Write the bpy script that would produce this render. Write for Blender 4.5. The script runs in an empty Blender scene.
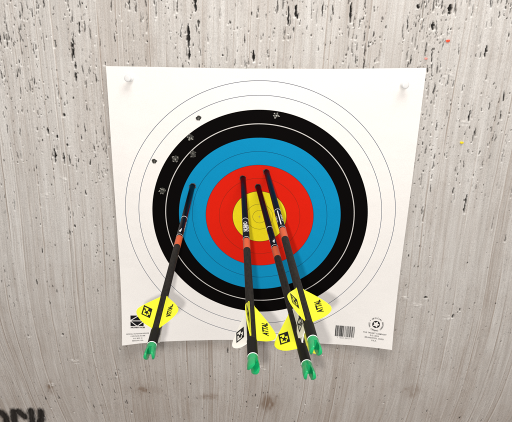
import bpy, bmesh, math, random
import numpy as np
from mathutils import Vector, Matrix

S = bpy.context.scene
COL = S.collection
rnd = random.Random(7)
rng = np.random.default_rng(11)

# ------------------------------------------------------------------ camera
CAM = Vector((0.01471, -0.84933, 0.32580))
RT = Vector((0.99906162, 0.03383744, 0.02703535))
UP = Vector((-0.03716485, 0.34921845, 0.93630404))
FW = Vector((-0.02224089, 0.93643019, -0.35014831))
cd = bpy.data.cameras.new('camera'); cam = bpy.data.objects.new('camera', cd); COL.objects.link(cam)
m = Matrix.Identity(4)
for i in range(3):
    m[i][0] = RT[i]; m[i][1] = UP[i]; m[i][2] = -FW[i]; m[i][3] = CAM[i]
cam.matrix_world = m
cd.sensor_width = 36; cd.lens = 36 * 610.68 / 512
cd.clip_start = .01; cd.clip_end = 50
S.camera = cam

# ------------------------------------------------------------------ light
w = bpy.data.worlds.new('World'); S.world = w; w.use_nodes = True
w.node_tree.nodes['Background'].inputs[0].default_value = (1.0, .945, .905, 1)
w.node_tree.nodes['Background'].inputs[1].default_value = .43

def area(name, loc, target, size, power, color, size_y=None):
    l = bpy.data.lights.new(name, 'AREA'); o = bpy.data.objects.new(name, l); COL.objects.link(o)
    l.size = size; l.energy = power; l.color = color
    if size_y: l.shape = 'RECTANGLE'; l.size_y = size_y
    o.location = loc
    o.rotation_euler = (Vector(target) - Vector(loc)).to_track_quat('-Z', 'Y').to_euler()
    return o
area('ceiling_lamp', (0.22, -.72, 1.30), (0, 0, .15), .9, 15.0, (1, .965, .93), .55)
fl = bpy.data.lights.new('phone_flash', 'POINT'); flo = bpy.data.objects.new('phone_flash', fl); COL.objects.link(flo)
fl.energy = 14.5; fl.color = (1, .97, .92); fl.shadow_soft_size = .0045
flo.location = (0.002, -.866, .319)

S.view_settings.view_transform = 'Standard'; S.view_settings.look = 'None'
S.view_settings.gamma = 1; S.view_settings.exposure = 0

# ------------------------------------------------------------------ materials
def mat(name, color=(.5, .5, .5), rough=.5, metal=0, spec=.5, **k):
    M = bpy.data.materials.new(name); M.use_nodes = True
    b = M.node_tree.nodes['Principled BSDF']
    b.inputs['Base Color'].default_value = (*color, 1); b.inputs['Roughness'].default_value = rough
    b.inputs['Metallic'].default_value = metal; b.inputs['Specular IOR Level'].default_value = spec
    for a, v in k.items(): b.inputs[a].default_value = v
    return M
def nd(M, t, **k):
    n = M.node_tree.nodes.new(t)
    for a, v in k.items(): setattr(n, a, v)
    return n
def lk(M, a, b): M.node_tree.links.new(a, b)
def P(M): return M.node_tree.nodes['Principled BSDF']
def mth(M, op, a, b=None):
    n = nd(M, 'ShaderNodeMath', operation=op)
    for i, v in enumerate((a, b)):
        if v is None: continue
        if isinstance(v, (int, float)): n.inputs[i].default_value = v
        else: lk(M, v, n.inputs[i])
    return n.outputs[0]
def add_bump(M, scale, strength, dist, detail=4, stretch=(1, 1, 1), coord='Object'):
    tc = nd(M, 'ShaderNodeTexCoord'); mp = nd(M, 'ShaderNodeMapping'); mp.inputs['Scale'].default_value = stretch
    lk(M, tc.outputs[coord], mp.inputs[0])
    n = nd(M, 'ShaderNodeTexNoise'); n.inputs['Scale'].default_value = scale; n.inputs['Detail'].default_value = detail
    lk(M, mp.outputs[0], n.inputs['Vector'])
    b = nd(M, 'ShaderNodeBump'); b.inputs['Strength'].default_value = strength; b.inputs['Distance'].default_value = dist
    lk(M, n.outputs[0], b.inputs['Height']); lk(M, b.outputs[0], P(M).inputs['Normal'])
    return n

# foam wall: colour from attributes that carry paint, flakes, painted groove shade and ridge light, bare foam, stain and spray paint
WALL = mat('painted_layered_foam', rough=.75, spec=.25)
def wall_mat(M):
    at = lambda n: nd(M, 'ShaderNodeAttribute', attribute_name=n).outputs['Fac']
    tc = nd(M, 'ShaderNodeTexCoord')
    def noise(sc, st, det=4, rgh=.6):
        mp = nd(M, 'ShaderNodeMapping'); mp.inputs['Scale'].default_value = st; lk(M, tc.outputs['Object'], mp.inputs[0])
        n = nd(M, 'ShaderNodeTexNoise'); n.inputs['Scale'].default_value = sc; n.inputs['Detail'].default_value = det
        n.inputs['Roughness'].default_value = rgh; lk(M, mp.outputs[0], n.inputs['Vector']); return n.outputs[0]
    def mix(f, a, b, bt='MIX'):
        x = nd(M, 'ShaderNodeMix', data_type='RGBA', blend_type=bt)
        if isinstance(f, float): x.inputs[0].default_value = f
        else: lk(M, f, x.inputs[0])
        for s, v in ((6, a), (7, b)):
            if isinstance(v, tuple): x.inputs[s].default_value = (*v, 1)
            else: lk(M, v, x.inputs[s])
        return x.outputs[2]
    def rng_(v, a, b, c=0, d=1):
        r = nd(M, 'ShaderNodeMapRange'); lk(M, v, r.inputs[0])
        for i, x in enumerate((a, b, c, d)): r.inputs[i + 1].default_value = x
        return r.outputs[0]
    base = mix(rng_(noise(3.0, (1, 1, .5), 5), .3, .7), (.60, .58, .555), (.71, .69, .665))
    streak = rng_(noise(170, (1, 1, .035), 3), .35, .7)
    base = mix(streak, base, mix(.6, base, (.42, .39, .36)))
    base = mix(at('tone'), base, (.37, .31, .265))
    sp = rng_(noise(900, (1, 1, .6), 2, .7), .30, .72, .80, 1.14)
    x = nd(M, 'ShaderNodeMix', data_type='RGBA', blend_type='MULTIPLY'); x.inputs[0].default_value = 1
    lk(M, base, x.inputs[6]); lk(M, sp, x.inputs[7]); base = x.outputs[2]
    base = mix(at('stain'), base, (.20, .13, .085))
    base = mix(at('flake_ridge_light'), base, (.80, .78, .75))
    base = mix(at('spray'), base, (.010, .007, .005))
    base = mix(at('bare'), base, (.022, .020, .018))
    lk(M, base, P(M).inputs['Base Color'])
    b = nd(M, 'ShaderNodeBump'); b.inputs['Strength'].default_value = .35; b.inputs['Distance'].default_value = .0006
    h = mth(M, 'ADD', noise(700, (1, 1, .5), 3), mth(M, 'MULTIPLY', noise(260, (1, 1, .05), 3), 1.2))
    lk(M, h, b.inputs['Height']); lk(M, b.outputs[0], P(M).inputs['Normal'])
wall_mat(WALL)

PAPER = mat('printed_target_paper', rough=.75, spec=.06)
def paper_mat(M):
    tc = nd(M, 'ShaderNodeTexCoord'); s = nd(M, 'ShaderNodeSeparateXYZ'); lk(M, tc.outputs['Object'], s.inputs[0])
    r = mth(M, 'SQRT', mth(M, 'ADD', mth(M, 'POWER', mth(M, 'ABSOLUTE', s.outputs[0]), 2.0), mth(M, 'POWER', mth(M, 'ABSOLUTE', s.outputs[2]), 2.0)))
    W = (.88, .855, .83); K = (.0012, .0006, .0006); B = (.003, .265, .52); Rd = (.70, .014, .004); Y = (.80, .66, .012)
    dk = (.02, .05, .11); wl = (.62, .60, .58)
    def over(f, a, c):
        x = nd(M, 'ShaderNodeMix', data_type='RGBA'); lk(M, f, x.inputs[0])
        if isinstance(a, tuple): x.inputs[6].default_value = (*a, 1)
        else: lk(M, a, x.inputs[6])
        x.inputs[7].default_value = (*c, 1); return x.outputs[2]
    col = W
    for rad, c in ((.160, K), (.120, B), (.080, Rd), (.040, Y)): col = over(mth(M, 'LESS_THAN', r, rad), col, c)
    for rad, hw, c in ((.010, .00026, (.16, .13, .02)), (.020, .00026, (.16, .13, .02)), (.040, .0003, (.05, .02, .01)), (.060, .00025, (.20, .02, .008)),
                       (.080, .0003, (.02, .02, .03)), (.100, .00027, (.004, .04, .10)), (.140, .00060, wl), (.180, .00036, dk), (.200, .00036, dk)):
        col = over(mth(M, 'LESS_THAN', mth(M, 'ABSOLUTE', mth(M, 'SUBTRACT', r, rad)), hw), col, c)
    n = nd(M, 'ShaderNodeTexNoise'); n.inputs['Scale'].default_value = 900; n.inputs['Detail'].default_value = 2
    lk(M, tc.outputs['Object'], n.inputs['Vector'])
    mr = nd(M, 'ShaderNodeMapRange'); lk(M, n.outputs[0], mr.inputs[0])
    for i, x in enumerate((.3, .7, .955, 1.03)): mr.inputs[i + 1].default_value = x
    x = nd(M, 'ShaderNodeMix', data_type='RGBA', blend_type='MULTIPLY'); x.inputs[0].default_value = 1
    lk(M, col, x.inputs[6]); lk(M, mr.outputs[0], x.inputs[7]); lk(M, x.outputs[2], P(M).inputs['Base Color'])
    n2 = nd(M, 'ShaderNodeTexNoise'); n2.inputs['Scale'].default_value = 14; n2.inputs['Detail'].default_value = 3
    lk(M, tc.outputs['Object'], n2.inputs['Vector'])
    b = nd(M, 'ShaderNodeBump'); b.inputs['Strength'].default_value = .45; b.inputs['Distance'].default_value = .004
    lk(M, n2.outputs[0], b.inputs['Height']); lk(M, b.outputs[0], P(M).inputs['Normal'])
paper_mat(PAPER)
INK = mat('black_ink', (.008, .008, .009), .6, spec=.1)
INKG = mat('grey_ink', (.16, .16, .17), .6)
PWHITE = mat('unprinted_paper', (.84, .82, .79), .6)
TORN = mat('torn_paper_fibre', (.42, .41, .37), .8)
TORN2 = mat('dark_torn_fibre', (.12, .115, .10), .85); TORN3 = mat('bright_torn_fibre', (.55, .54, .50), .8)
TORN.node_tree.nodes['Principled BSDF'].inputs['Base Color'].default_value = (.27, .26, .23, 1)
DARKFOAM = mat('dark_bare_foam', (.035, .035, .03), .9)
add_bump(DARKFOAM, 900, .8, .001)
PIN = mat('white_plastic', (.74, .74, .74), .15); STEEL = mat('pin_steel', (.6, .6, .6), .25, 1)
CARBON = mat('matte_carbon', rough=.6, spec=.18)
n_ = add_bump(CARBON, 600, .5, .0003, 3, (1, 1, .35))
cr = nd(CARBON, 'ShaderNodeValToRGB'); lk(CARBON, n_.outputs[0], cr.inputs[0])
cr.color_ramp.elements[0].position = .35; cr.color_ramp.elements[0].color = (.0045, .0036, .003, 1)
cr.color_ramp.elements[1].position = .7; cr.color_ramp.elements[1].color = (.014, .011, .009, 1)
lk(CARBON, cr.outputs[0], P(CARBON).inputs['Base Color'])
GLOSS = mat('glossy_black_lacquer', (.002, .002, .005), .32, spec=.04)
ORANGE = mat('orange_band_ink', (.56, .085, .022), .45, spec=.2)
LWHITE = mat('white_label_ink', (.72, .72, .72), .35)
COLLAR = mat('black_collar', (.003, .0025, .002), .55, spec=.15)
VY = mat('fluorescent_yellow_vane', (.86, .88, .012), .4, **{'Subsurface Weight': 0.0})
VW = mat('white_vane', (.90, .88, .83), .4)
for M_ in (VY, VW):
    b_ = P(M_); tr = nd(M_, 'ShaderNodeBsdfTranslucent'); tr.inputs[0].default_value = b_.inputs['Base Color'].default_value
    mx = nd(M_, 'ShaderNodeMixShader'); mx.inputs[0].default_value = .16
    lk(M_, b_.outputs[0], mx.inputs[1]); lk(M_, tr.outputs[0], mx.inputs[2])
    lk(M_, mx.outputs[0], M_.node_tree.nodes['Material Output'].inputs[0])
GREEN = mat('green_nock_plastic', (.003, .29, .095), .28, **{'Transmission Weight': .15})
RINGW = mat('pale_nock_ring', (.72, .80, .76), .3)

# ------------------------------------------------------------------ helpers
def link(name, me, M, parent=None, smooth=True):
    o = bpy.data.objects.new(name, me); COL.objects.link(o)
    if M is not None: me.materials.append(M)
    if parent: o.parent = parent
    if smooth:
        me.polygons.foreach_set('use_smooth', [True] * len(me.polygons))
    return o
def frombm(name, bm, M, parent=None, smooth=True, sharp=35):
    bmesh.ops.recalc_face_normals(bm, faces=bm.faces)
    me = bpy.data.meshes.new(name); bm.to_mesh(me); bm.free()
    o = link(name, me, M, parent, smooth)
    if smooth and sharp: me.set_sharp_from_angle(angle=math.radians(sharp))
    return o
def thing(name, label, cat, group=None):
    o = bpy.data.objects.new(name, None); COL.objects.link(o); o.empty_display_size = .02
    o['label'] = label; o['category'] = cat
    if group: o['group'] = group
    return o
def lathe(bm, prof, seg=40, caps=True):
    """prof: (radius, z) list round local Z"""
    rings = []
    for r, z in prof:
        rings.append([bm.verts.new((r * math.cos(2 * math.pi * k / seg), r * math.sin(2 * math.pi * k / seg), z)) for k in range(seg)])
    for a, b in zip(rings, rings[1:]):
        for k in range(seg): bm.faces.new((a[k], a[(k + 1) % seg], b[(k + 1) % seg], b[k]))
    if caps: bm.faces.new(rings[0][::-1]); bm.faces.new(rings[-1])
def text_mesh(txt, size, align='CENTER', bold=0, spacing=1.0):
    c = bpy.data.curves.new('t', 'FONT'); c.body = txt; c.size = size; c.align_x = align; c.align_y = 'CENTER'
    c.offset = bold; c.space_character = spacing; c.resolution_u = 3
    o = bpy.data.objects.new('t', c); COL.objects.link(o)
    dg = bpy.context.evaluated_depsgraph_get(); dg.update()
    me = bpy.data.meshes.new_from_object(o.evaluated_get(dg))
    bpy.data.objects.remove(o); bpy.data.curves.remove(c)
    vs = [v.co.copy() for v in me.vertices]; fs = [tuple(p.vertices) for p in me.polygons]
    bpy.data.meshes.remove(me)
    return vs, fs

# ------------------------------------------------------------------ foam wall (heightfield)
def axis(lo, hi, step, olo, ohi):
    core = np.arange(lo, hi, step)
    out = [core]; a = hi; s = step; r = []
    while a < ohi: r.append(a); s = min(s * 1.25, .012); a += s
    r.append(ohi); a = lo - step; s = step; l = []
    while a > olo: l.append(a); s = min(s * 1.25, .012); a -= s
    l.append(olo)
    return np.concatenate([np.array(l[::-1]), core, np.array(r)])
gx = axis(-.47, .465, .00072, -.95, .95); gz = axis(-.425, .335, .00072, -.85, .75)
X, Z = np.meshgrid(gx, gz); H = np.zeros_like(X)           # H > 0 sticks out of the wall
bare = np.zeros_like(X); tone = np.zeros_like(X); flake_ridge_light = np.zeros_like(X); stain = np.zeros_like(X); spray = np.zeros_like(X)

def noise1(u, step, seed):
    g = np.random.default_rng(seed).uniform(-1, 1, 4096); t = u / step + 2000; i = np.floor(t).astype(int); f = t - i
    f = f * f * (3 - 2 * f); return g[i % 4096] * (1 - f) + g[(i + 1) % 4096] * f
def noise2(a, b, sa, sb, seed):
    g = np.random.default_rng(seed).uniform(-1, 1, (512, 512)); ta = a / sa + 200; tb = b / sb + 200
    i = np.floor(ta).astype(int); j = np.floor(tb).astype(int); f = ta - i; h = tb - j
    f = f * f * (3 - 2 * f); h = h * h * (3 - 2 * h); i0 = i % 512; i1 = (i + 1) % 512; j0 = j % 512; j1 = (j + 1) % 512
    return (g[i0, j0] * (1 - f) + g[i1, j0] * f) * (1 - h) + (g[i0, j1] * (1 - f) + g[i1, j1] * f) * h
def warp(x, z):
    t = np.maximum(0, -.10 - z)
    k = np.where(x < 0, 1.0, .75)
    return x * (1 + k * t * t * 1.6) + .0035 * np.sin(z * 9 + x * 5) + .004 * t * 4 * noise2(x, z, .07, .10, 5)
U = warp(X, Z)
# long layers, each with its own height and tone, and the seams between them
edges = np.cumsum(rng.uniform(.006, .034, 120)) - .95 * 1.25
hts = rng.uniform(-1, 1, 121); tns = rng.uniform(0, 1, 121) ** 2.2
idx = np.searchsorted(edges, U)
H += .00022 * hts[idx]; tone += .30 * tns[idx]
UMIN, UMAX = U.min(0), U.max(0)
def cols(e, r):
    c = np.nonzero((UMIN < e + r) & (UMAX > e - r))[0]
    return slice(c[0], c[-1] + 1) if len(c) else None
def line(e, k, wd, a, segf, ridge_light, groove_shade=1.0):
    """a knife-thin seam: a cut coloured dark as shade, a torn raised edge on one side coloured as lit"""
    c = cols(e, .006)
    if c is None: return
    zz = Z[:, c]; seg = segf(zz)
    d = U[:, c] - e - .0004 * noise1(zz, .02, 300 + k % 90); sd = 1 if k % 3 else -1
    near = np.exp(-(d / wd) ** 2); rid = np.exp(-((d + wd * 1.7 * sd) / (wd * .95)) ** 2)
    H[:, c] += a * seg * (.8 * rid - 1.25 * near); flake_ridge_light[:, c] += ridge_light * seg * rid; tone[:, c] += groove_shade * seg * near  # lit ridge and shaded cut go into the colour as well as the height
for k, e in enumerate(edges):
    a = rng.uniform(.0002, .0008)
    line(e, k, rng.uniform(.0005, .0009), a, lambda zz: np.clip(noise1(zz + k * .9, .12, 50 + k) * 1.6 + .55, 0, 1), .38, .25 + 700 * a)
# finer grain lines, in clusters
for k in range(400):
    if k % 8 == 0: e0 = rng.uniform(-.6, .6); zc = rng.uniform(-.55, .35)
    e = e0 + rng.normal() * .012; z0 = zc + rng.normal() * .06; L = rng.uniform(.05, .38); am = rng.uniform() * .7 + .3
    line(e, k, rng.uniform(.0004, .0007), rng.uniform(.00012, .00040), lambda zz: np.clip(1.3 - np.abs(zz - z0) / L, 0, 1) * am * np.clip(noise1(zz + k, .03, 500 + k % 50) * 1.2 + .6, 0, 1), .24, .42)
H += .00016 * noise2(U, Z, .0016, .035, 21) + .00010 * noise2(U, Z, .0009, .012, 22)
H += .0012 * noise2(X, Z, .16, .22, 23)
tone += .16 * np.clip(noise2(U, Z, .02, .12, 24), 0, 1) + .30 * np.clip(noise2(U, Z, .0016, .06, 25) , 0, 1) ** 1.5
flake_ridge_light += .22 * np.clip(noise2(U, Z, .0013, .04, 27), 0, 1) ** 2
tone += .10 * np.clip(noise2(X, Z, .012, .012, 26), 0, 1)
tone += .44 * np.clip((-.03 - Z) / .33, 0, 1)                  # the foot of the wall is grubbier

def window(x, z, rx, rz):
    i0, i1 = np.searchsorted(gx, (x - rx, x + rx)); j0, j1 = np.searchsorted(gz, (z - rz, z + rz))
    return slice(j0, j1), slice(i0, i1)
def pit(x, z, wd, ln, dep, lean=0, lip=0, dark=1.0, taper=True):
    sl = window(x, z, wd * 2.2 + .004 + abs(lean) * ln, ln * .75 + .005)
    xx, zz = X[sl], Z[sl]
    if xx.size == 0: return
    t = (zz - z) / (ln * .5)
    c = x + lean * (zz - z) + .0006 * noise1(zz + x * 7, .004, int(abs(x) * 9999) % 997)
    ww = wd * .5 * np.sqrt(np.clip(1 - t * t, 0, 1)) * (1 + .45 * noise1(zz, .0022, int(abs(z) * 9999) % 991))
    if taper: ww = ww * (.65 - .35 * t)
    inside = np.clip((ww - np.abs(xx - c)) / .0005 + .5, 0, 1) * (np.abs(t) < 1)
    H[sl] -= dep * inside
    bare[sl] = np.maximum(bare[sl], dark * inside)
    if lip:
        sx, sz, ox = .6 + .9 * ((x * 7919) % 1), .6 + .9 * ((z * 6133) % 1), ((x * 3571) % 1 - .5) * 1.6
        d2 = ((xx - c - wd * ox) / (wd * .5 * sx + .0005)) ** 2 + ((zz - (z - ln * .5 - .0008 * sz)) / (.0009 * sz + .0003)) ** 2
        H[sl] += lip * np.exp(-d2) * (1 - inside); flake_ridge_light[sl] += .8 * np.exp(-d2) * (1 - inside)
def lean_at(x, z):
    t = max(0., -.10 - z); k = (1.0 if x < 0 else .75) * 1.6
    return x * k * 2 * t / (1 + k * t * t)
n = 0
while n < 3500:
    x = rng.uniform(-.50, .50); z = rng.uniform(-.44, .345)
    topness = np.clip((z + .16) / .46, .0, 1) ** 1.4
    cl = .5 + .5 * noise2(np.array([x]), np.array([z]), .035, .08, 31)[0]
    mid = 1.0 if x < .23 else .5
    if rng.uniform() > (.10 + .95 * topness) * (cl ** 1.7 * 1.7 + .08) * mid: continue
    n += 1
    big = rng.uniform() ** 4
    wd = .0006 + .0009 * rng.uniform() + .0011 * big
    ln = wd * rng.uniform(1.2, 3.2) + (.012 * big if rng.uniform() < .6 else 0) * (.35 + topness)
    pit(x, z, wd, ln, rng.uniform(.0008, .0030), lean_at(x, z) + rng.uniform(-.08, .08), rng.uniform(.0003, .0010) if rng.uniform() < .3 * min(1, .35 + topness) else 0, rng.uniform(.55, 1.0))
# faint scuffs: shallow dents that only just break the paint
for _ in range(1900):
    x = rng.uniform(-.48, .48); z = rng.uniform(-.43, .34)
    pit(x, z, rng.uniform(.0008, .0022), rng.uniform(.0015, .006), rng.uniform(.0002, .0007), lean_at(x, z) + rng.uniform(-.15, .15), 0, rng.uniform(.08, .45))
# long shallow slots, mostly above the target
for _ in range(150):
    x = rng.uniform(-.48, .48); z = .33 - .33 * rng.uniform() ** 1.4
    pit(x, z, rng.uniform(.0008, .0016), rng.uniform(.008, .028), rng.uniform(.001, .003), rng.uniform(-.03, .03), .0004, rng.uniform(.15, .7))
# the ones that stand out in the photograph: x, z, width, length, depth
for x, z, wd, ln, dp in ((-.094, .300, .0030, .026, .008), (-.104, .255, .0032, .030, .008), (-.1035, .232, .0026, .018, .008), (.112, .292, .0024, .026, .006),
        (.042, .285, .0030, .006, .008), (.0395, .292, .0024, .016, .006), (.030, .286, .0022, .024, .004), (.2, .302, .003, .006, .006), (-.015, .232, .0026, .016, .006),
        (-.262, .196, .0026, .012, .006), (-.2645, .230, .0026, .026, .005), (-.2615, .212, .0024, .010, .005), (.242, .300, .0046, .013, .006), (.222, .278, .0038, .010, .004),
        (.296, .248, .0024, .016, .004), (-.287, .240, .0022, .010, .006), (-.252, .262, .002, .016, .004), (-.43, .178, .0030, .005, .006), (-.283, .142, .0030, .005, .006),
        (-.282, .098, .0030, .004, .006), (-.288, .078, .0020, .017, .005), (-.280, .076, .0016, .016, .004), (-.301, .082, .0022, .022, .004), (.2875, .160, .0018, .016, .004),
        (.301, .030, .0024, .030, .005), (.281, .050, .0016, .010, .004), (.262, -.126, .0048, .0040, .006), (-.262, .236, .002, .03, .004), (-.362, .245, .0016, .015, .003),
        (-.295, .110, .0022, .005, .005), (-.280, -.028, .002, .005, .004), (.318, -.145, .002, .005, .004), (.309, -.157, .002, .008, .004),
        (-.315, -.22, .002, .004, .004), (-.308, .118, .002, .010, .004), (-.09, .272, .0018, .01, .004)):
    pit(x, z, wd, ln, dp, lean_at(x, z), .0006, 1.0, False)
def blob(A, x, z, rx, rz, v, sd=1):
    sl = window(x, z, rx * 2.5, rz * 2.5)
    d = ((X[sl] - x) / rx) ** 2 + ((Z[sl] - z) / rz) ** 2 + .8 * noise2(X[sl], Z[sl], rx * .35, rz * .45, sd)
    A[sl] = np.maximum(A[sl], v * np.exp(-np.clip(d, 0, 9)))
# brown stains left on the lower wall
blob(stain, .024, -.336, .013, .018, .85, 41); blob(stain, -.075, -.330, .016, .006, .55, 42); blob(stain, -.187, -.322, .008, .007, .8, 43)
blob(stain, -.345, -.325, .006, .012, .85, 44); blob(stain, .262, -.300, .014, .012, .5, 45); blob(stain, -.19, -.322, .045, .010, .20, 46)
blob(stain, -.09, -.232, .06, .012, .22, 47); blob(stain, .10, -.235, .05, .01, .18, 48); blob(stain, .255, -.252, .010, .05, .14, 49)
for _ in range(40):
    blob(stain, rng.uniform(-.45, .45), rng.uniform(-.42, .33), rng.uniform(.004, .02), rng.uniform(.01, .05), rng.uniform(.04, .13), 60 + _)
# pulled tufts of foam
for x, z in ((-.298, -.272), (-.345, -.318), (.012, -.268), (-.32, .02), (-.29, .045), (.232, -.128), (.252, -.14), (.30, -.16), (-.37, .205), (.25, .215), (.28, .15)):
    for _ in range(5):
        blob(flake_ridge_light, x + rng.uniform(-.006, .006), z + rng.uniform(-.004, .004), .0022, .0012, .7, 7)
        sl = window(x, z, .012, .008); dx = rng.uniform(-.006, .006); dz = rng.uniform(-.004, .004)
        H[sl] += .0006 * np.exp(-((X[sl] - x - dx) / .002) ** 2 - ((Z[sl] - z - dz) / .0012) ** 2)
# spray-stencilled letters in the lower left corner: O C K, tops in the frame
def stroke(pts, wd):
    for (ax, az), (bx, bz) in zip(pts, pts[1:]):
        sl = window((ax + bx) / 2, (az + bz) / 2, abs(ax - bx) / 2 + wd * 2.2, abs(az - bz) / 2 + wd * 2.2)
        xx, zz = X[sl], Z[sl]
        L2 = (bx - ax) ** 2 + (bz - az) ** 2
        t = np.clip(((xx - ax) * (bx - ax) + (zz - az) * (bz - az)) / L2, 0, 1)
        d = np.hypot(xx - ax - t * (bx - ax), zz - az - t * (bz - az)) + .0011 * noise2(xx, zz, .0022, .004, 77)
        spray[sl] = np.maximum(spray[sl], np.clip((wd * .5 - d) / .0055 + .5, 0, 1) * (.975 + .025 * noise2(xx, zz, .002, .01, 78)))
zt = -.3795
def letter(x0, strokes): 
    for s in strokes: stroke([(x0 + a, zt + b) for a, b in s], .0140)
letter(0, [[(-.450, -.010), (-.442, -.001), (-.434, -.003), (-.428, -.014), (-.428, -.050), (-.436, -.062), (-.450, -.062)]])
letter(0, [[(-.4135, .001), (-.4150, -.012), (-.4145, -.050), (-.406, -.062), (-.396, -.055)], [(-.4135, .001), (-.4155, -.03)], [(-.4050, .001), (-.3955, -.0085)]])
letter(0, [[(-.3830, .004), (-.3830, -.062)], [(-.3835, .003), (-.3825, -.03)], [(-.3665, .004), (-.3660, -.012), (-.3760, -.030), (-.3600, -.062)]])

H -= .0025        # front face just behind y = 0 so that the paper lies on it
def grid_object(name, M):
    ny, nx = X.shape; co = np.empty((ny * nx, 3), np.float32)
    co[:, 0] = X.ravel(); co[:, 1] = -H.ravel(); co[:, 2] = Z.ravel()
    i = np.arange((ny - 1) * (nx - 1)); r = i // (nx - 1); c = i % (nx - 1); a = r * nx + c
    q = np.stack([a, a + 1, a + nx + 1, a + nx], 1)
    # skirt: the sides and the back of the slab
    per = np.concatenate([np.arange(nx), np.arange(1, ny) * nx + nx - 1, (ny - 1) * nx + np.arange(nx - 2, -1, -1), np.arange(ny - 2, 0, -1) * nx])
    back = co[per].copy(); back[:, 1] = .45; nb = len(per); base = len(co)
    co = np.concatenate([co, back]); k = np.arange(nb); k2 = (k + 1) % nb
    sk = np.stack([per[k2], per[k], base + k, base + k2], 1)
    q = np.concatenate([q, sk]).astype(np.int32)
    me = bpy.data.meshes.new(name); me.vertices.add(len(co)); me.vertices.foreach_set('co', co.ravel())
    me.loops.add(q.size); me.loops.foreach_set('vertex_index', q.ravel())
    me.polygons.add(len(q)); me.polygons.foreach_set('loop_start', np.arange(0, q.size, 4, dtype=np.int32))
    me.update(calc_edges=True)
    for nm, A in (('bare', bare), ('tone', tone), ('flake_ridge_light', flake_ridge_light), ('stain', stain), ('spray', spray)):
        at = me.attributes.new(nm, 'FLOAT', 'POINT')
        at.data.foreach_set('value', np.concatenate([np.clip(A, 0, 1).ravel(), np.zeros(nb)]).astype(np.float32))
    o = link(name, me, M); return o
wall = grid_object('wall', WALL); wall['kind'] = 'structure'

# ------------------------------------------------------------------ paper target
def lift(x, z):                                   # how far the sheet stands off the wall
    bl = max(0, (-x - .06) / .16) ** 1.6 * max(0, (-z - .09) / .13) ** 1.6 * .0135
    br = max(0, (x - .10) / .12) ** 1.8 * max(0, (-z - .10) / .12) ** 1.6 * .0095
    bot = .0035 * max(0, (-z - .12) / .095) ** 2
    wave = .0006 * (1 + math.sin(x * 31 + 1) * math.sin(z * 23))
    side = .0008 * (abs(x) / .22) ** 6 
    return .0012 + bl + br + bot + wave + side
def unproj(px, py, y):
    d = RT * ((px - 256) / 610.68) - UP * ((py - 211) / 610.68) + FW
    return CAM + d * ((y - CAM.y) / d.y)
def edge_pts(px, zg):
    out = []
    for x, y in px:
        p = unproj(x, y, 0)
        for _ in range(8): p = unproj(x, y, -lift(p.x, p.z))
        out.append((p.x, p.z))
    return out
TOP = edge_pts([(105.9, 66.1), (170, 67.2), (240, 68.5), (330, 68.9), (392, 68.2), (426.6, 67.9)], .2)
BOT = edge_pts([(122.1, 345.6), (140, 343.4), (163, 341.6), (200, 340.3), (236, 339.9), (272, 341), (325, 343.8), (350, 345.2), (375, 347.8), (392, 350)], -.2)
tx, tz = zip(*TOP); bx_, bz_ = zip(*BOT)
NX = NZ = 150
bm = bmesh.new(); vs = []
for j in range(NZ + 1):
    row = []
    for i in range(NX + 1):
        s = i / NX; t = j / NZ
        xt = tx[0] + s * (tx[-1] - tx[0]); xb = bx_[0] + s * (bx_[-1] - bx_[0])
        zt_ = np.interp(xt, tx, tz); zb_ = np.interp(xb, bx_, bz_)
        x = xb + t * (xt - xb); z = zb_ + t * (zt_ - zb_)
        row.append(bm.verts.new((x, -lift(x, z), z)))
    vs.append(row)
for j in range(NZ):
    for i in range(NX): bm.faces.new((vs[j][i], vs[j][i + 1], vs[j + 1][i + 1], vs[j + 1][i]))
root = thing('paper_target', 'white paper archery target with black, blue, red and yellow rings pinned to the grey wall', 'target')
paper = frombm('sheet', bm, PAPER, root, sharp=0)

def on_paper(name, vs, fs, M, cx, cz, rot=0, off=.0004, parent=root):
    bm = bmesh.new(); cr_, sr_ = math.cos(rot), math.sin(rot); L = []
    for v in vs:
        x = cx + v[0] * cr_ - v[1] * sr_; z = cz + v[0] * sr_ + v[1] * cr_
        L.append(bm.verts.new((x, -lift(x, z) - off, z)))
    for f in fs:
        try: bm.faces.new([L[i] for i in f])
        except ValueError: pass
    me = bpy.data.meshes.new(name); bm.to_mesh(me); bm.free()
    return link(name, me, M, parent, False)
def rects(rs):
    v = []; f = []
    for x0, z0, x1, z1 in rs:
        b = len(v); v += [(x0, z0), (x1, z0), (x1, z1), (x0, z1)]; f.append((b, b + 1, b + 2, b + 3))
    return v, f
def polys(ps):
    v = []; f = []
    for p in ps:
        b = len(v); v += p; f.append(tuple(range(b, b + len(p))))
    return v, f
def texts(lines, size, lead, **k):
    v = []; f = []
    for i, t in enumerate(lines):
        a, c = text_mesh(t, size, **k); b = len(v)
        v += [(p.x, p.y - i * lead) for p in a]; f += [tuple(x + b for x in q) for q in c]
    return v, f
# centre cross
v, f = rects([(-.0022, -.00015, .0022, .00015)]); v2, f2 = rects([(-.00015, -.0022, .00015, .0022)])
on_paper('centre_cross', v + v2, f + [tuple(i + 4 for i in q) for q in f2], INKG, 0, 0)
# barcode
br_ = []; x = -.0150
r2 = random.Random(5)
while x < .0150:
    wd = r2.choice((.00035, .00035, .0007, .00105, .0014)); br_.append((x, -.0085, min(x + wd, .0155), .0105)); x += wd + r2.choice((.0004, .0004, .0007, .001))
bc = unproj(344.7, 331.8, -.004)
v, f = rects(br_); on_paper('barcode', v, f, INK, bc.x, bc.z, -.02)
v, f = texts(['7  10534  00012  6'], .0030, .004); on_paper('barcode_number', v, f, INKG, bc.x, bc.z - .0108, -.02)
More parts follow.
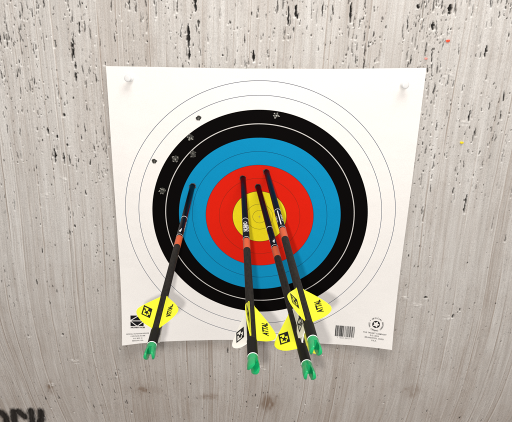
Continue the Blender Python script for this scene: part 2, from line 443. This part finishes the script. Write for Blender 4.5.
# roundel and imprint at the lower right
rc = unproj(376.3, 325, -.008)
v = []; f = []
N = 40
for k in range(N):
    a = 2 * math.pi * k / N; ro = .0060; ri = .0040 + .0011 * math.cos(5 * a + .4)
    v += [(ro * math.cos(a), ro * math.sin(a)), (ri * math.cos(a), ri * math.sin(a))]
for k in range(N): a = 2 * k; b = 2 * ((k + 1) % N); f.append((a, b, b + 1, a + 1))
on_paper('printed_logo', v, f, INK, rc.x, rc.z)
v = []; f = []
rt_ = 'OFFICIAL ARCHERY TARGET FACE * '
for k, ch in enumerate(rt_):
    if ch == ' ': continue
    a, c = text_mesh(ch, .0034, bold=.00005); th = math.pi / 2 - 2 * math.pi * k / len(rt_) + .6; b = len(v)
    for p in a:
        rr = .0104 + p.y; v.append((rr * math.cos(th) + p.x * math.sin(th), rr * math.sin(th) - p.x * math.cos(th)))
    f += [tuple(x + b for x in q) for q in c]
on_paper('printed_text', v, f, INK, rc.x, rc.z)
ic = unproj(375, 334.2, -.010)
v, f = texts(['THE TARGET COMPANY', 'P.O. BOX', 'BRUNSWICK, OHIO', 'U.S.A.'], .0031, .0041, spacing=1.1, bold=.00003)
on_paper('printed_text', v, f, INK, ic.x, ic.z, -.05)
# square emblem and imprint at the lower left
lc = unproj(131.2, 313.8, -.004); WQ, HQ = .0205, .0190
cut = .0011
v, f = polys([[(0.0, 0), (0.0, -.0075), (.0105, -.0010), (.0100, 0)], [(.0015, -.0082), (.0118, -.0016), (WQ, -.0082)], [(.0125, -.0004), (WQ, -.0004), (WQ, -.0070)],
              [(0, -.0100), (0, -.0175), (.0088, -.0175)], [(.0012, -.0096), (.0105, -.0170), (.0196, -.0096)], [(.0118, -.0175), (WQ, -.0175), (WQ, -.0108)]])
on_paper('printed_emblem', v, f, INK, lc.x, lc.z)
v, f = texts(['ARCHERY FACES'], .0030, .004, align='LEFT', bold=.00012)
on_paper('printed_text', v, f, INK, lc.x, lc.z - .0200)
tc_ = unproj(138.6, 331.3, -.006)
v, f = texts(['OFFICIAL OUTDOOR-INDOOR', '1 SIZE FACE (40 CM)', 'P.O. BOX 10', 'MADE IN U.S.A.'], .0025, .0038, spacing=1.05, bold=.00003)
on_paper('printed_text', v, f, INK, tc_.x, tc_.z, .04)

# arrow holes left by earlier shots
def hole(px, py, rad, petals, seed, plen=1.0, M=None):
    r_ = random.Random(seed); p = unproj(px, py, -.002); N = 22
    rr_ = [rad * (1 + .16 * r_.uniform(-1, 1) + .10 * math.sin(2 * math.pi * k / N * 2 + seed)) for k in range(N)]
    v = [(rr_[k] * math.cos(2 * math.pi * k / N), rr_[k] * math.sin(2 * math.pi * k / N)) for k in range(N)]
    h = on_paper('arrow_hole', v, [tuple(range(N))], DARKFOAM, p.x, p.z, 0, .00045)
    bm = bmesh.new()
    for k in range(petals):
        a = 2 * math.pi * k / petals + r_.uniform(-.5, .5) + seed; L = rad * r_.uniform(.08, .55) * plen; wa = r_.uniform(.2, .45)
        def q(rr, aa, y): 
            x, z = p.x + rr * math.cos(aa), p.z + rr * math.sin(aa); return bm.verts.new((x, -lift(x, z) - y, z))
        b1 = q(rad * 1.02, a - wa, .0006); b2 = q(rad * 1.02, a + wa, .0006); m1 = q(rad * .8, a, .0012); tip = q(rad + L * .7, a + r_.uniform(-.2, .2), r_.uniform(.0015, .0026))
        bm.faces.new((b1, m1, tip)); bm.faces.new((m1, b2, tip))
    for k in range(5):
        a = r_.uniform(0, 6.28); rr = rad * r_.uniform(.1, .6)
        x, z = p.x + rr * math.cos(a), p.z + rr * math.sin(a); s = rad * r_.uniform(.14, .34)
        a1 = bm.verts.new((x - s, -lift(x, z) - .0006, z - s * .3)); a2 = bm.verts.new((x + s * .4, -lift(x, z) - .0010, z - s)); a3 = bm.verts.new((x + s * .5, -lift(x, z) - .0006, z + s))
        bm.faces.new((a1, a2, a3))
    frombm('torn_edge', bm, M or TORN, h, False)
for a in ((198.6, 118, .0036, 2, 1, .5, TORN2), (154.4, 161, .0035, 2, 2, .5, TORN2), (190.5, 137, .0042, 5, 3), (193, 154, .0044, 5, 4, 1, TORN2), (175.2, 159, .0046, 6, 5), (162.6, 190.5, .0044, 6, 6), (276, 115.3, .0036, 5, 7, 2.2, TORN3)): hole(*a)

# tight punctures round the four arrows
LIP = mat('bruised_paper_edge', (.10, .06, .05), .8)
for k, (ex, ez) in enumerate(((-.0997, .0437), (-.0258, .0588), (-.0036, .0466), (.0081, .0699))):
    r_ = random.Random(90 + k); N = 26
    v = [(.0042 * (1 + .22 * abs(r_.gauss(0, .6))) * math.cos(2 * math.pi * j / N), .0042 * (1 + .22 * abs(r_.gauss(0, .6))) * math.sin(2 * math.pi * j / N)) for j in range(N)]
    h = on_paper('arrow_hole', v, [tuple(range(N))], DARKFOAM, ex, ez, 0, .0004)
    bm = bmesh.new()
    for j in range(5):
        a = r_.uniform(0, 6.28); wa = r_.uniform(.2, .4); q = []
        for rr, aa, y in ((.0046, a - wa, .0005), (.0046, a + wa, .0005), (.0054 + r_.uniform(0, .0009), a, r_.uniform(.0006, .0012))):
            x, z = ex + rr * math.cos(aa), ez + rr * math.sin(aa); q.append(bm.verts.new((x, -lift(x, z) - y, z)))
        bm.faces.new(q)
    frombm('torn_edge', bm, LIP, h, False)

# ------------------------------------------------------------------ push pins
def push_pin(px, py, label, tilt):
    h = .013; p = unproj(px, py, -.015)
    t = thing('push_pin', label, 'push pin', 'push pins in the top corners of the paper')
    bm = bmesh.new()
    lathe(bm, [(.0040, .0008), (.0046, .0011), (.0047, .0019), (.0040, .0026), (.0027, .0036), (.0024, .0060), (.0027, .0090), (.0036, .0108), (.0045, .0117), (.0048, .0124), (.0046, .0131), (.0034, .0136), (.001, .0137)], 36)
    frombm('head', bm, PIN, t, sharp=60)
    bm = bmesh.new(); lathe(bm, [(.0001, -.009), (.0006, -.006), (.0006, .0012)], 12); frombm('needle', bm, STEEL, t)
    d = Vector((tilt[0], -1, tilt[1])).normalized()
    base = Vector((p.x, 0, p.z)) - d * .0137; base.y = 0
    base = Vector((p.x, -.0137, p.z)) - d * .0137
    t.matrix_world = Matrix.Translation((base.x, -lift(base.x, base.z) - .0004, base.z)) @ d.to_track_quat('Z', 'Y').to_matrix().to_4x4()
push_pin(127.3, 78.2, 'white push pin in the upper left corner of the paper target', (-.10, .18))
push_pin(405.6, 85.2, 'white push pin in the upper right corner of the paper target', (0, .10))

# ------------------------------------------------------------------ stray foam crumbs on the wall
def crumb(name, px, py, col, label, s):
    M = mat(name + '_colour', col, .6); p = unproj(px, py, -.0005)
    bm = bmesh.new(); bmesh.ops.create_icosphere(bm, subdivisions=2, radius=s)
    r_ = random.Random(int(px))
    for v in bm.verts: v.co = Vector((v.co.x * 1.1, v.co.y * .6, v.co.z * .8)) * (1 + r_.uniform(-.28, .28))
    o = frombm(name, bm, M, None, False); o.location = (p.x, .0015, p.z)
    o['label'] = label; o['category'] = 'scrap'; o['group'] = 'coloured scraps stuck on the wall'
crumb('vane_scrap', 448.3, 41.2, (.75, .08, .03), 'tiny red scrap stuck on the wall above the right push pin', .0023)
crumb('vane_scrap', 426.4, 58.8, (.75, .30, .26), 'tiny pink scrap just above the top right corner of the paper', .0019)
crumb('vane_scrap', 462, 143, (.85, .66, .01), 'tiny yellow scrap stuck on the wall right of the paper', .0024)

# ------------------------------------------------------------------ arrows
SR = .0038
def cyl_part(name, r, z0, z1, M, parent, bevel=.0002, seg=40):
    bm = bmesh.new(); lathe(bm, [(r - bevel, z0), (r, z0 + bevel), (r, z1 - bevel), (r - bevel, z1)], seg)
    return frombm(name, bm, M, parent)
def wrap_mesh(vs, fs, r):
    """flat (u round the shaft, v along it) -> cylinder; u = 0 on top (local +X)"""
    out = []
    for u, v in vs: out.append((r * math.cos(u / r), r * math.sin(u / r), v))
    return out, fs
def refine(vs, fs, maxlen=.0007):
    bm = bmesh.new(); L = [bm.verts.new((v[0], v[1], 0)) for v in vs]
    for f in fs:
        try: bm.faces.new([L[i] for i in f])
        except ValueError: pass
    bmesh.ops.triangulate(bm, faces=bm.faces)
    for _ in range(3):
        es = [e for e in bm.edges if abs(e.verts[0].co.x - e.verts[1].co.x) > maxlen]
        if not es: break
        bmesh.ops.subdivide_edges(bm, edges=es, cuts=1); bmesh.ops.triangulate(bm, faces=bm.faces)
    bm.verts.index_update()
    o = [(v.co.x, v.co.y) for v in bm.verts], [tuple(v.index for v in f.verts) for f in bm.faces]
    bm.free(); return o
def raw(name, vs, fs, M, parent):
    me = bpy.data.meshes.new(name); me.from_pydata([tuple(v) for v in vs], [], fs); me.update()
    return link(name, me, M, parent, False)

# vane outline: (s along the shaft from the nock, height above the shaft surface)
def vane_outline():
    pts = [(.0955, 0.), (.0925, .0022), (.0620, .0186), (.0520, .0192), (.0440, .0118), (.0415, .0012), (.0412, 0.)]
    for _ in range(3):                                       # corner cutting rounds the tip and the trailing edge
        q = [pts[0]]
        for a, b in zip(pts, pts[1:]):
            q.append((a[0] * .75 + b[0] * .25, a[1] * .75 + b[1] * .25)); q.append((a[0] * .25 + b[0] * .75, a[1] * .25 + b[1] * .75))
        q.append(pts[-1]); pts = q
    return [(a, b * .95) for a, b in pts]
def make_arrow(label):
    t = thing('arrow', label, 'arrow', 'black arrows stuck in the paper target')
    # local Z runs from the nock towards the point; nock end at z = 0
    bm = bmesh.new(); lathe(bm, [(SR - .0002, .0172), (SR, .0176), (SR, .2400), (SR, .2402)]); sh = frombm('shaft', bm, CARBON, t)
    bm = bmesh.new(); lathe(bm, [(SR, .24021), (SR, .4), (SR, .52), (SR * .9, .53), (.0005, .55)]); frombm('lacquered_front', bm, GLOSS, t)
    cyl_part('collar', SR + .00035, .0170, .0385, COLLAR, t)
    cyl_part('orange_band', SR + .00012, .2145, .2390, ORANGE, t, .00005)
    cyl_part('nock_ring', SR + .00040, .0161, .0168, RINGW, t, .0001)
    # printed label: two hairline rings and lettering
    lab = cyl_part('label_ring', SR + .0001, .2985, .2998, LWHITE, t, .00004)
    cyl_part('label_ring', SR + .0001, .2425, .2432, LWHITE, t, .00004)
    def lettering(txt, size, u0, v0, M=LWHITE, bold=.0001):
        a, c = text_mesh(txt, size, bold=bold)
        fv = [(p.y + u0, v0 - p.x) for p in a]
        rv, rf = refine(fv, c); wv, wf = wrap_mesh(rv, rf, SR + .00012); return wv, wf
    V = []; F = []
    def addm(v, f):
        b = len(V); V.extend(v); F.extend([tuple(i + b for i in q) for q in f])
    def bar(u0, u1, v0, v1):
        rv, rf = refine(*rects([(u0, v0, u1, v1)])); wv, wf = wrap_mesh(rv, rf, SR + .00012); addm(wv, wf)
    # one side: a small emblem near the orange band
    bar(-.0007, .0006, .2485, .2560); bar(-.0014, -.0004, .2515, .2540); bar(.0006, .0012, .2525, .2600)
    # next side: dense heavy lettering
    u = math.radians(120) * SR
    addm(*lettering('CARBON', .0072, u - .0007, .2725, bold=.00025)); addm(*lettering('6.5 MM   340', .0034, u + .0036, .270))
    addm(*lettering('STRAIGHT .003', .0030, u - .0036, .270)) if False else None
    # last side: a long stripe beside small lettering
    u = math.radians(240) * SR
    bar(u - .0011, u + .0001, .2480, .2930); addm(*lettering('340 SPINE  .003', .0032, u + .0026, .270))
    raw('label_print', V, F, LWHITE, t)
    # nock: socket and two prongs with a slot between
    bm = bmesh.new()
    N = 40; zs = [.0158, .0150, .0135, .0120, .0105, .0098]
    lathe(bm, [(.0041, .0159), (.0043, .0150), (.0042, .0130), (.0043, .0112), (.0042, .0098)], N)
    for sgn in (-1, 1):                                      # a prong: D-shaped section, tapering and rounding off
        prev = None; secs = []
        for k in range(11):
            tt = k / 10; z = .0104 - tt * .0104
            flare = .00035 * math.sin(tt * math.pi) + .0003 * tt
            half = math.radians(62 - 6 * tt)
            end = 1.0 if tt < .72 else math.sqrt(max(0.02, 1 - ((tt - .72) / .29) ** 2))
            ro = .0043 + flare; inner = .00135 + .00045 * math.exp(-((tt - .22) / .16) ** 2) * -1 + .0004 * tt
            ring = []
            for j in range(9):
                a = -half * end + 2 * half * end * j / 8
                ring.append((sgn * ro * math.cos(a), ro * math.sin(a) , z))
            for j in range(5):
                y = ro * math.sin(half * end) * (1 - 2 * j / 4) * .98
                xin = inner + (ro * math.cos(half * end) - inner) * .15
                ring.append((sgn * xin, y, z))
            # close the slot's floor thickness: keep outer chord outside inner wall
            secs.append([bm.verts.new(p) for p in ring])
        for a, b in zip(secs, secs[1:]):
            n_ = len(a)
            for j in range(n_): bm.faces.new((a[j], a[(j + 1) % n_], b[(j + 1) % n_], b[j]))
        bm.faces.new(secs[0]); bm.faces.new(secs[-1][::-1])
    nk = frombm('nock', bm, GREEN, t, sharp=50)
    nk.rotation_euler = (0, 0, math.pi / 2)
    # vanes: white one along local +X, yellow ones at 120 degrees
    prof = vane_outline()
    for k, M in enumerate((VW, VY, VY)):
        a = 2 * math.pi * k / 3; th = .00042
        bm = bmesh.new(); L1 = []; L2 = []
        for s, h in prof:
            hh = h / .018; x = SR - .0003 + h; th2 = th * (1 - .45 * hh)
            cu = .0011 * hh * hh; L1.append((x, th2 + cu, s)); L2.append((x, -th2 + cu, s))
        # the blade as strips from the base line outwards, so that it can curl
        def blade(sg):
            rows = []
            for s_, h in prof:
                col_ = []
                for q in range(7):
                    hq = h * q / 6; hh = hq / .018
                    col_.append(bm.verts.new((SR - .0003 + hq, sg * th * (1 - .45 * hh) + .0011 * hh * hh, s_)))
                rows.append(col_)
            for r1, r2_ in zip(rows, rows[1:]):
                for q in range(6): bm.faces.new((r1[q], r1[q + 1], r2_[q + 1], r2_[q]))
            return rows
        A_, B_ = blade(1), blade(-1)
        for (a1_, a2_), (b1_, b2_) in zip(zip(A_, A_[1:]), zip(B_, B_[1:])): bm.faces.new((a1_[6], a2_[6], b2_[6], b1_[6]))
        bmesh.ops.remove_doubles(bm, verts=bm.verts, dist=1e-6)
        vn = frombm('vane', bm, M, t, False)
        vn.rotation_euler = (0, 0, a)
        # foot glued to the shaft
        bm = bmesh.new(); pr = []
        for s in (.0410, .0960):
            pr.append([bm.verts.new((SR - .0002 + d[0], d[1], s)) for d in ((0, .0007), (.0003, .0006), (.0007, .00035), (.0007, -.00035), (.0003, -.0006), (0, -.0007))])
        for j in range(6): bm.faces.new((pr[0][j], pr[0][(j + 1) % 6], pr[1][(j + 1) % 6], pr[1][j]))
        bm.faces.new(pr[0]); bm.faces.new(pr[1][::-1]); frombm('vane_foot', bm, M, vn, False)
        # printing on both faces: word on one, boxed emblem on the other
        V = []; F = []
        a1, c1 = text_mesh('ATTAL', .0070, bold=.00034)
        for p in a1:                                        # word runs along the vane
            V.append((SR + .0085 - p.y * 1.0, .0, .0612 + p.x * .92 ))
        F = list(c1); nV = len(V)
        th3 = .00050
        V = [(x, -th3, z) for x, _, z in V]
        b = len(V)
        def quad(x0, z0, x1, z1):
            q = len(V); V.extend([(SR + x0, th3, z0), (SR + x1, th3, z0), (SR + x1, th3, z1), (SR + x0, th3, z1)]); F.append((q, q + 1, q + 2, q + 3))
        quad(.0042, .0535, .0054, .0695); quad(.0116, .0535, .0128, .0695); quad(.0054, .0535, .0116, .0552); quad(.0054, .0672, .0116, .0695)
        q = len(V)                                          # star-like figure in the box
        V.append((SR + .0085, th3, .0612))
        for j in range(10):
            aa = 2 * math.pi * j / 10; rr = .0029 if j % 2 else .0012
            V.append((SR + .0085 + rr * math.cos(aa), th3, .0600 + rr * 1.6 * math.sin(aa)))
        for j in range(10): F.append((q, q + 1 + j, q + 1 + (j + 1) % 10))
        quad(.0054, .0632, .0078, .0672); quad(.0054, .0552, .0068, .0580); quad(.0100, .0625, .0116, .0650)
        V = [(x, y + .0011 * ((x - SR) / .018) ** 2 + (-.00006 if y < 0 else .00006), z) for x, y, z in V]
        raw('vane_print', V, F, INK, vn)
    return t
def place(t, P_, u, roll):
    """P_: nock end, u: unit vector from the wall towards the nock, roll: screen angle of the white vane"""
    u = Vector(u).normalized(); zax = -u
    r = Vector((1, 0, 0)) - u * u.x; r.normalize(); up = Vector((0, 0, 1)) - u * u.z; up -= r * up.dot(r); up.normalize()
    a = math.radians(roll); xax = r * math.cos(a) + up * math.sin(a); yax = zax.cross(xax)
    mm = Matrix.Identity(4)
    for i in range(3): mm[i][0] = xax[i]; mm[i][1] = yax[i]; mm[i][2] = zax[i]; mm[i][3] = P_[i]
    t.matrix_world = mm
def copy_tree(o, parent=None):
    c = o.copy(); COL.objects.link(c)
    if parent: c.parent = parent
    for ch in [x for x in list(bpy.data.objects) if x.parent == o]: copy_tree(ch, c)
    return c
ARR = [((-.0793, -.4267, .0370), (.04775, -.99874, -.01568), 275, 'black arrow with yellow vanes stuck in the blue ring, leftmost and apart from the others'),
       ((.0072, -.4680, .0578), (.07034, -.99752, -.00213), 227, 'black arrow second from the left, its white vane turned to the lower left'),
       ((.0492, -.4672, .0533), (.11229, -.99357, .01425), 84, 'black arrow stuck nearest the yellow centre, its vanes partly behind the rightmost arrow'),
       ((.0521, -.4694, .0765), (.09332, -.99554, .01400), 258, 'rightmost black arrow, two spread yellow vanes in front of its neighbour')]
first = make_arrow(ARR[0][3])
LABEL_UP = (0, 120, 0, 240)                    # which side of the printed label faces up on each arrow
for i, (p, u, roll, lab) in enumerate(ARR):
    t = first if i == 0 else copy_tree(first)
    t['label'] = lab; place(t, p, u, roll)
    for ch in bpy.data.objects:
        if ch.parent == t and ch.name.startswith('label_print'): ch.rotation_euler = (0, 0, math.radians(roll - 90 - LABEL_UP[i]))
